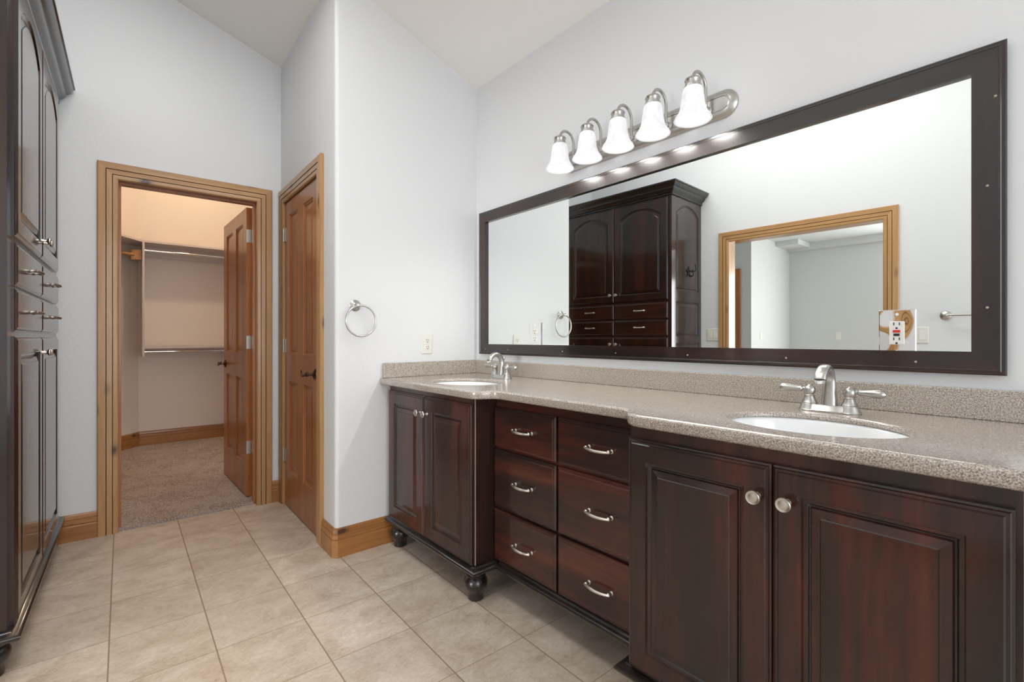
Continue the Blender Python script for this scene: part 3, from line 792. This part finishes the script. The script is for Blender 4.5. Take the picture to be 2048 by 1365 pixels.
def wall_plate(name, T, wd, ht, kind_, label, grp='power outlets', mat='almond'):
    e = empty(name, T @ Vector((0, 0, 0)), 0, label, 'outlet' if kind_ == 'outlet' else 'switch', grp)
    e.rotation_euler = (0, 0, T.to_euler().z); MW[e.name] = T.copy()
    bm = B(); rr = []
    for ins, y in ((0, -.0005), (0, -.003), (.004, -.006)):
        rr.append([T @ Vector((x_, y, z_)) for x_, z_ in ((-wd / 2 + ins, -ht / 2 + ins), (wd / 2 - ins, -ht / 2 + ins), (wd / 2 - ins, ht / 2 - ins), (-wd / 2 + ins, ht / 2 - ins))])
    loops(bm, rr); obj('cover_plate', bm, M[mat], e)
    if kind_ == 'outlet':
        for zz in (.0195, -.0195):
            bm = B(); lathe(bm, [(.0172, 0), (.0172, .0015), (.0165, .002)], T @ Matrix.Translation((0, -.006, zz)) @ Matrix.Rotation(PI / 2, 4, 'X'), 24, 1, .82); r_ = obj('receptacle', bm, M['white_plastic'], e, smooth=40)
            for s in (-1, 1):
                bm = B(); box(bm, s * .0065 - .0012, s * .0065 + .0012, -.0088, -.0078, zz + .0005, zz + .0085, T); obj('slot', bm, M['slot'], r_)
            bm = B(); lathe(bm, [(.0026, 0), (.0026, .001)], T @ Matrix.Translation((0, -.0078, zz - .0075)) @ Matrix.Rotation(PI / 2, 4, 'X'), 12)
            obj('slot', bm, M['slot'], r_)
    else:
        n = max(1, round(wd / .07)); 
        for i in range(n):
            cx = (i - (n - 1) / 2) * .046
            bm = B(); box(bm, cx - .0165, cx + .0165, -.0085, -.005, -.033, .033, T); obj('rocker', bm, M['white_plastic'], e, bevel=.0015)
    return e
wall_plate('electrical_outlet', frame((1.422, YE, 1.085)), .070, .115, 'outlet', 'almond double outlet on the end wall beside the counter')
def on_left(y, z): 
    p = T_LEFT @ Vector((ly(y), 0, z)); return frame(p, PI / 2 - ANG_L)
wall_plate('light_switch', on_left(2.165, 1.15), .116, .115, 'switch', 'two-gang light switch between the tall cabinet and the bedroom opening', 'light switches')
wall_plate('light_switch', on_left(.665, 1.14), .070, .115, 'switch', 'single light switch below the towel bar on the left wall', 'light switches')
wall_plate('light_switch', frame((-3.62, 2.86, 1.15)), .070, .115, 'switch', 'light switch on the bedroom wall just left of the room corner, seen in mirror', 'light switches')
wall_plate('light_switch', frame((-4.70, 2.2, 1.15), PI / 2), .070, .115, 'switch', 'small light switch on the far bedroom wall right of the corner, seen in mirror', 'light switches')

# ---------------------------------------------------------------- vanity light
vl = empty('vanity_light', (XW, 1.229, 2.005), -PI / 2, 'five-light brushed nickel bar with frosted bell shades above the mirror', 'wall light')
LZ, LR = 2.006, .053; YL0, YL1 = .79, 1.668
def stad(r_, x, n=14, yy0=YL0, yy1=YL1, full=LR):
    p = []
    for i in range(n + 1):
        t = PI * i / n; p.append(Vector((x, yy1 - full + r_ * math.sin(t), LZ + r_ * math.cos(t))))
    for i in range(n + 1):
        t = PI + PI * i / n; p.append(Vector((x, yy0 + full + r_ * math.sin(t), LZ + r_ * math.cos(t))))
    return p
bm = B(); loops(bm, [stad(LR, XW - .001), stad(LR, XW - .006), stad(LR - .006, XW - .012), stad(.038, XW - .019), stad(.029, XW - .022), stad(.0265, XW - .026), stad(.0245, XW - .026), stad(.0225, XW - .0225)])
obj('back_plate', bm, M['nickel'], vl, smooth=30)
XS = 1.640
for yy in (.893, 1.061, 1.229, 1.397, 1.565):
    bm = B(); R = .048; cx = XS + R; z0 = 2.066
    pts_ = [(XW - .030, yy, 1.990), (XW - .040, yy, 1.991), (cx + R + .001, yy, 1.998), (cx + R, yy, 2.012), (cx + R, yy, 2.035)]
    for i in range(0, 15):
        a = PI * i / 14; pts_.append((cx + R * math.cos(a), yy, z0 + R * math.sin(a)))
    pts_.append((XS, yy, 2.050)); tube(bm, pts_, .0062, 12)
    lathe(bm, [(.006, 0), (.014, .002), (.015, .006), (.010, .010), (.006, .014)], Matrix.Translation((XW - .022, yy, 1.990)) @ Matrix.Rotation(-PI / 2, 4, 'Y'), 16)
    lathe(bm, [(.004, -.012), (.0085, -.008), (.0095, 0), (.0085, .008), (.004, .012)], Matrix.Translation((cx + R + .002, yy, 1.991)), 14)
    ar = obj('arm', bm, M['nickel'], vl, smooth=50)
    bm = B(); lathe(bm, [(.006, 2.078), (.020, 2.076), (.027, 2.072), (.0295, 2.066), (.0270, 2.062), (.0275, 2.046), (.032, 2.043), (.032, 2.036)], Matrix.Translation((XS, yy, 0)), 28)
    obj('socket_cap', bm, M['nickel'], ar, smooth=35)
    pf = [(.024, 2.046), (.030, 2.044), (.035, 2.030), (.038, 2.012), (.0405, 1.992), (.0435, 1.972), (.048, 1.955), (.056, 1.940), (.0635, 1.930), (.067, 1.922), (.0645, 1.920), (.054, 1.930), (.046, 1.943), (.040, 1.962), (.037, 1.99), (.033, 2.02), (.024, 2.038)]
    bm = B(); lathe(bm, pf, Matrix.Translation((XS, yy, 0)), 36, cap=False)
    obj('glass_shade', bm, M['shade'], vl, smooth=True)
    bm = B(); lathe(bm, [(.006, 2.020), (.012, 2.005), (.020, 1.985), (.0245, 1.965), (.0235, 1.949), (.014, 1.937), (.002, 1.933)], Matrix.Translation((XS, yy, 0)), 20)
    obj('bulb', bm, M['bulb'], vl, smooth=True)

# ---------------------------------------------------------------- towel ring, towel bar
tr = empty('towel_ring', (.995, YE, 1.29), 0, 'brushed nickel towel ring on the end wall', 'towel ring')
Tn = lambda x, y, z: Matrix.Translation((x, y, z)) @ Matrix.Rotation(PI / 2, 4, 'X')
bm = B(); lathe(bm, [(.028, 0), (.030, .003), (.026, .007), (.018, .010), (.011, .014), (.0085, .022), (.0085, .036), (.0115, .040), (.0115, .048), (.006, .051)], Tn(.995, YE, 1.290), 30); obj('mount', bm, M['nickel'], tr, smooth=45)
bm = B(); rc = Vector((1.010, YE - .044, 1.209)); R = .080
pp = [rc + Vector((R * math.sin(2 * PI * i / 56), -.012 * (math.cos(2 * PI * i / 56) - 1) * 0.0, R * math.cos(2 * PI * i / 56))) for i in range(56)]
rings = []
for i, p in enumerate(pp):
    d = (p - rc).normalized(); rings.append([p + (d * math.cos(2 * PI * q / 10) + Vector((0, 1, 0)) * math.sin(2 * PI * q / 10)) * .0050 for q in range(10)])
rings.append(rings[0]); loops(bm, rings, False, False); bmesh.ops.remove_doubles(bm, verts=bm.verts, dist=1e-6); obj('ring', bm, M['nickel'], tr, smooth=True)

tbp = T_LEFT @ Vector((ly(.54), 0, 1.275))
tb = empty('towel_bar', tbp, PI / 2 - ANG_L, 'brushed nickel towel bar on the left wall, seen at the mirror edge', 'towel bar')
T = frame(tbp, PI / 2 - ANG_L)
for s in (0, -.61):
    bm = B(); lathe(bm, [(.030, 0), (.032, .003), (.028, .008), (.018, .012), (.011, .018), (.0095, .050), (.013, .056), (.013, .068), (.007, .072)], T @ Matrix.Translation((s, 0, 0)) @ Matrix.Rotation(PI / 2, 4, 'X'), 28); obj('mount', bm, M['nickel'], tb, smooth=45)
bm = B(); tube(bm, [T @ Vector((0, -.062, 0)), T @ Vector((-.61, -.062, 0))], .008, 16); obj('rail', bm, M['nickel'], tb, smooth=40)

# ---------------------------------------------------------------- tall linen cabinet on the left wall
A_C = PI / 2 - ANG_L
LC0 = Vector((-.797, 2.279, 0)); DEP, WID = .553, 1.285
lc = empty('linen_cabinet', LC0, A_C, 'tall dark cherry cabinet with arched doors and crown against the left wall', 'cabinet')
T = frame(LC0, A_C)       # local x away from the camera, local -y faces the vanity
FY = -DEP
bm = B(); box(bm, 0.018, WID, FY, -.003, .13, 2.40, T); obj('carcass', bm, M['ddz'], lc)
# panelled side facing the camera: local frame with x' along the depth
TS = T @ Matrix.Translation((.018, 0, 0)) @ rz(-PI / 2)      # x' -> -y local, -y' -> -x local
TS = T @ Matrix(((0, 1, 0, .018), (1, 0, 0, 0), (0, 0, 1, 0), (0, 0, 0, 1)))
# TS maps (a, b, z) to local (b + .018, a, z): a runs -DEP..0 along the depth, b is negative outward (toward camera)
bm = B()
def side_panel(bm, a0, a1, z0, z1, arch):
    rings = []
    def L(ins, b, ar, ii=0): return [TS @ Vector((px, b, pz)) for px, pz in rloop(a0 + ins, a1 - ins, z0 + ins, z1 - ins, ar)]
    return L
def side_face(bm, zA, zB, z0, z1, arch):
    """one bay of the side: outer rect zA..zB, sunk-and-raised panel z0..z1"""
    outer = [TS @ Vector((px, -.018, pz)) for px, pz in rloop(-DEP, -.003, zA, zB, 0)]
    L = lambda ins, b: [TS @ Vector((px, b, pz)) for px, pz in rloop(-DEP + .075 + ins, -.055 - ins, z0 + ins, z1 - ins, arch)]
    loops(bm, [outer, L(0, -.018), L(.003, -.011), L(.010, -.0095), L(.013, -.0065), L(.017, -.0065), L(.020, -.011), L(.036, -.0145), L(.040, -.0165)], False, True)
side_face(bm, 1.503, 2.40, 1.553, 2.335, .075); side_face(bm, 1.105, 1.503, 1.135, 1.452, 0); side_face(bm, .13, 1.105, .20, 1.075, 0)
box(bm, 0, .018, FY, FY + .0001, .13, 2.40, T)
obj('side_panel', bm, M['ddz'], lc)
# crown
CR = [(0, 2.385), (.010, 2.387), (.012, 2.396), (.006, 2.402), (.010, 2.410), (.022, 2.420), (.030, 2.434), (.032, 2.446), (.038, 2.450), (.044, 2.462), (.052, 2.478), (.055, 2.486), (.060, 2.488), (.060, 2.500), (0, 2.500)]
def Tp(x, y): p = T @ Vector((x, y, 0)); return (p.x, p.y)
def crown(bm):
    path = [Tp(0, -.001), Tp(0, FY), Tp(WID, FY)]
    sweep(bm, [(a_ * 1.28, b_ - (.008 if b_ > 2.45 else 0)) for a_, b_ in CR], path)
bm = B(); crown(bm); box(bm, 0, WID, FY, -.001, 2.40, 2.490, T); obj('crown', bm, M['black'], lc, smooth=35)
bm = B(); sweep(bm, VM, [Tp(0, -.001), Tp(0, FY), Tp(WID, FY)]); obj('base_molding', bm, M['black'], lc, smooth=50)
DX = ((.028, .594), (.600, 1.166))
for i, (a, b) in enumerate(DX):
    TT = T @ Matrix.Translation((0, FY, 0))
    kx = .566 if i == 0 else .633
    q = lambda z: TT @ Matrix.Translation((kx, -.021, z)) @ Matrix.Rotation(PI / 2, 4, 'X')
    bm = B(); panel_door(bm, a, b, 1.462, 2.375, .021, TT, .062, .075); dr = obj('door', bm, [M['ddz'], M['black']], lc); knob(dr, 0, 0, 0, .9, q(1.533))
    bm = B(); panel_door(bm, a, b, .160, 1.126, .021, TT, .062); dr = obj('door', bm, [M['ddz'], M['black']], lc); knob(dr, 0, 0, 0, .9, q(1.059))
    for z0, z1 in ((1.296, 1.441), (1.142, 1.287)):
        bm = B(); panel_door(bm, a, b, z0, z1, .021, TT, flat=True); dr = obj('drawer', bm, M['ddx'], lc)
        pull(dr, TT @ Matrix.Translation(((a + b) / 2, -.021, (z0 + z1) / 2 + .003)))
def bun2(x, y):
    p = T @ Vector((x, y, 0)); bun_foot(lc, p.x, p.y)
bun2(.05, FY + .045); bun2(WID - .06, FY + .045); bun2(.05, -.06)
# iron hook on the side of the tall cabinet
hp = TS @ Vector((-.245, -.0165, 1.73)); hk = empty('coat_hook', hp, A_C - 0, 'black iron star hook on the side of the tall cabinet, seen in mirror', 'hook')
bm = B(); st = []
for i in range(10):
    a = PI / 2 + 2 * PI * i / 10; r_ = .055 if i % 2 == 0 else .022; st.append((r_ * math.cos(a), r_ * math.sin(a)))
loops(bm, [[TS @ Vector((-.245 + px, -.0170, 1.73 + pz)) for px, pz in st], [TS @ Vector((-.245 + px, -.0215, 1.73 + pz)) for px, pz in st], [TS @ Vector((-.245 + px * .1, -.0275, 1.73 + pz * .1)) for px, pz in st]])
obj('star', bm, M['iron'], hk)
for (zz, L_) in ((1.745, .075), (1.705, .050)):
    bm = B(); pp = []
    for i in range(22):
        t = i / 21; a = -PI / 2 + t * PI * 1.35
        pp.append(TS @ Vector((-.245 - .02 * t, -.021 - L_ * min(t * 1.5, 1) + .012 * max(0, t - .6), zz - .025 * math.sin(t * PI) + .035 * t ** 2)))
    tube(bm, pp, .0038, 8); lathe(bm, [(.002, -.006), (.006, -.003), (.007, 0), (.006, .003), (.002, .006)], Matrix.Translation(pp[-1]), 12)
    obj('hook', bm, M['iron'], hk, smooth=True)

# ---------------------------------------------------------------- closet fittings
ZS = 2.075
cs = empty('closet_shelf_unit', (.285, 6.18, .93), 0, 'beige closet shelving with a tall divider panel and two shelves', 'shelf')
bm = B(); prism(bm, [(-.60, 4.9), (-.40, 4.93), (.094, 5.60), (.19, 5.735), (.277, 5.85), (1.42, 5.835), (1.42, 6.178), (.262, 6.195), (-.74, 5.185), (-.74, 4.9)], ZS - .019, ZS); obj('shelf', bm, M['melamine'], cs)
bm = B(); box(bm, .2765, .2935, 5.852, 6.192, .940, ZS - .019); obj('divider', bm, M['melamine'], cs)
bm = B(); box(bm, .2935, 1.42, 5.850, 6.184, 1.018, 1.036); obj('shelf', bm, M['melamine'], cs)
bm = B(); box(bm, 1.40, 1.417, 5.852, 6.184, .940, ZS - .019); obj('divider', bm, M['melamine'], cs)
bm = B(); box(bm, .2935, 1.40, 6.165, 6.178, 1.955, ZS - .019); obj('cleat', bm, M['melamine'], cs)
def rod(p, q, r_, mat, label, cat='rod'):
    o = empty('closet_rod', p, 0, label, cat, 'closet rods'); bm = B(); tube(bm, [p, q], r_, 16); obj('bar', bm, mat, o, smooth=40)
    d = (Vector(q) - Vector(p)).normalized()
    for c_, s in ((Vector(p), 1), (Vector(q), -1)):
        bm = B(); tube(bm, [c_ + d * s * .0005, c_ + d * s * .007], r_ * 1.55, 18); obj('flange', bm, mat, o, smooth=40)
rod((.294, 5.90, 1.985), (1.399, 5.90, 1.985), .0135, M['chrome'], 'chrome closet rod under the upper shelf')
rod((.294, 5.90, .985), (1.399, 5.90, .985), .0135, M['chrome'], 'chrome closet rod under the lower shelf')
wr_ = empty('closet_rod', (.275, 5.92, 1.93), 0, 'round pine closet rod left of the divider panel', 'rod', 'closet rods')
bm = B(); tube(bm, [(.230, 5.925, 1.932), (-.715, 5.02, 1.932)], .0165, 16); obj('bar', bm, M['rodwood'], wr_, smooth=40)
bm = B(); box(bm, .190, .2755, 5.895, 5.955, 1.885, 1.985); obj('bracket', bm, M['rodwood'], wr_, bevel=.004)
# closet ceiling lamp
LX, LY = .75, 5.15
cl_ = empty('ceiling_lamp', (LX, LY, 3.20), 0, 'warm globe lamp on the closet ceiling', 'lamp')
bm = B(); lathe(bm, [(.07, 3.200), (.072, 3.185), (.05, 3.170), (.04, 3.162)], Matrix.Translation((LX, LY, 0)), 24); obj('canopy', bm, M['white_plastic'], cl_, smooth=40)
bm = B(); lathe(bm, [(.03, 3.162), (.055, 3.14), (.066, 3.11), (.055, 3.075), (.03, 3.058), (.005, 3.052)], Matrix.Translation((LX, LY, 0)), 24); obj('globe', bm, M['globe'], cl_, smooth=True)
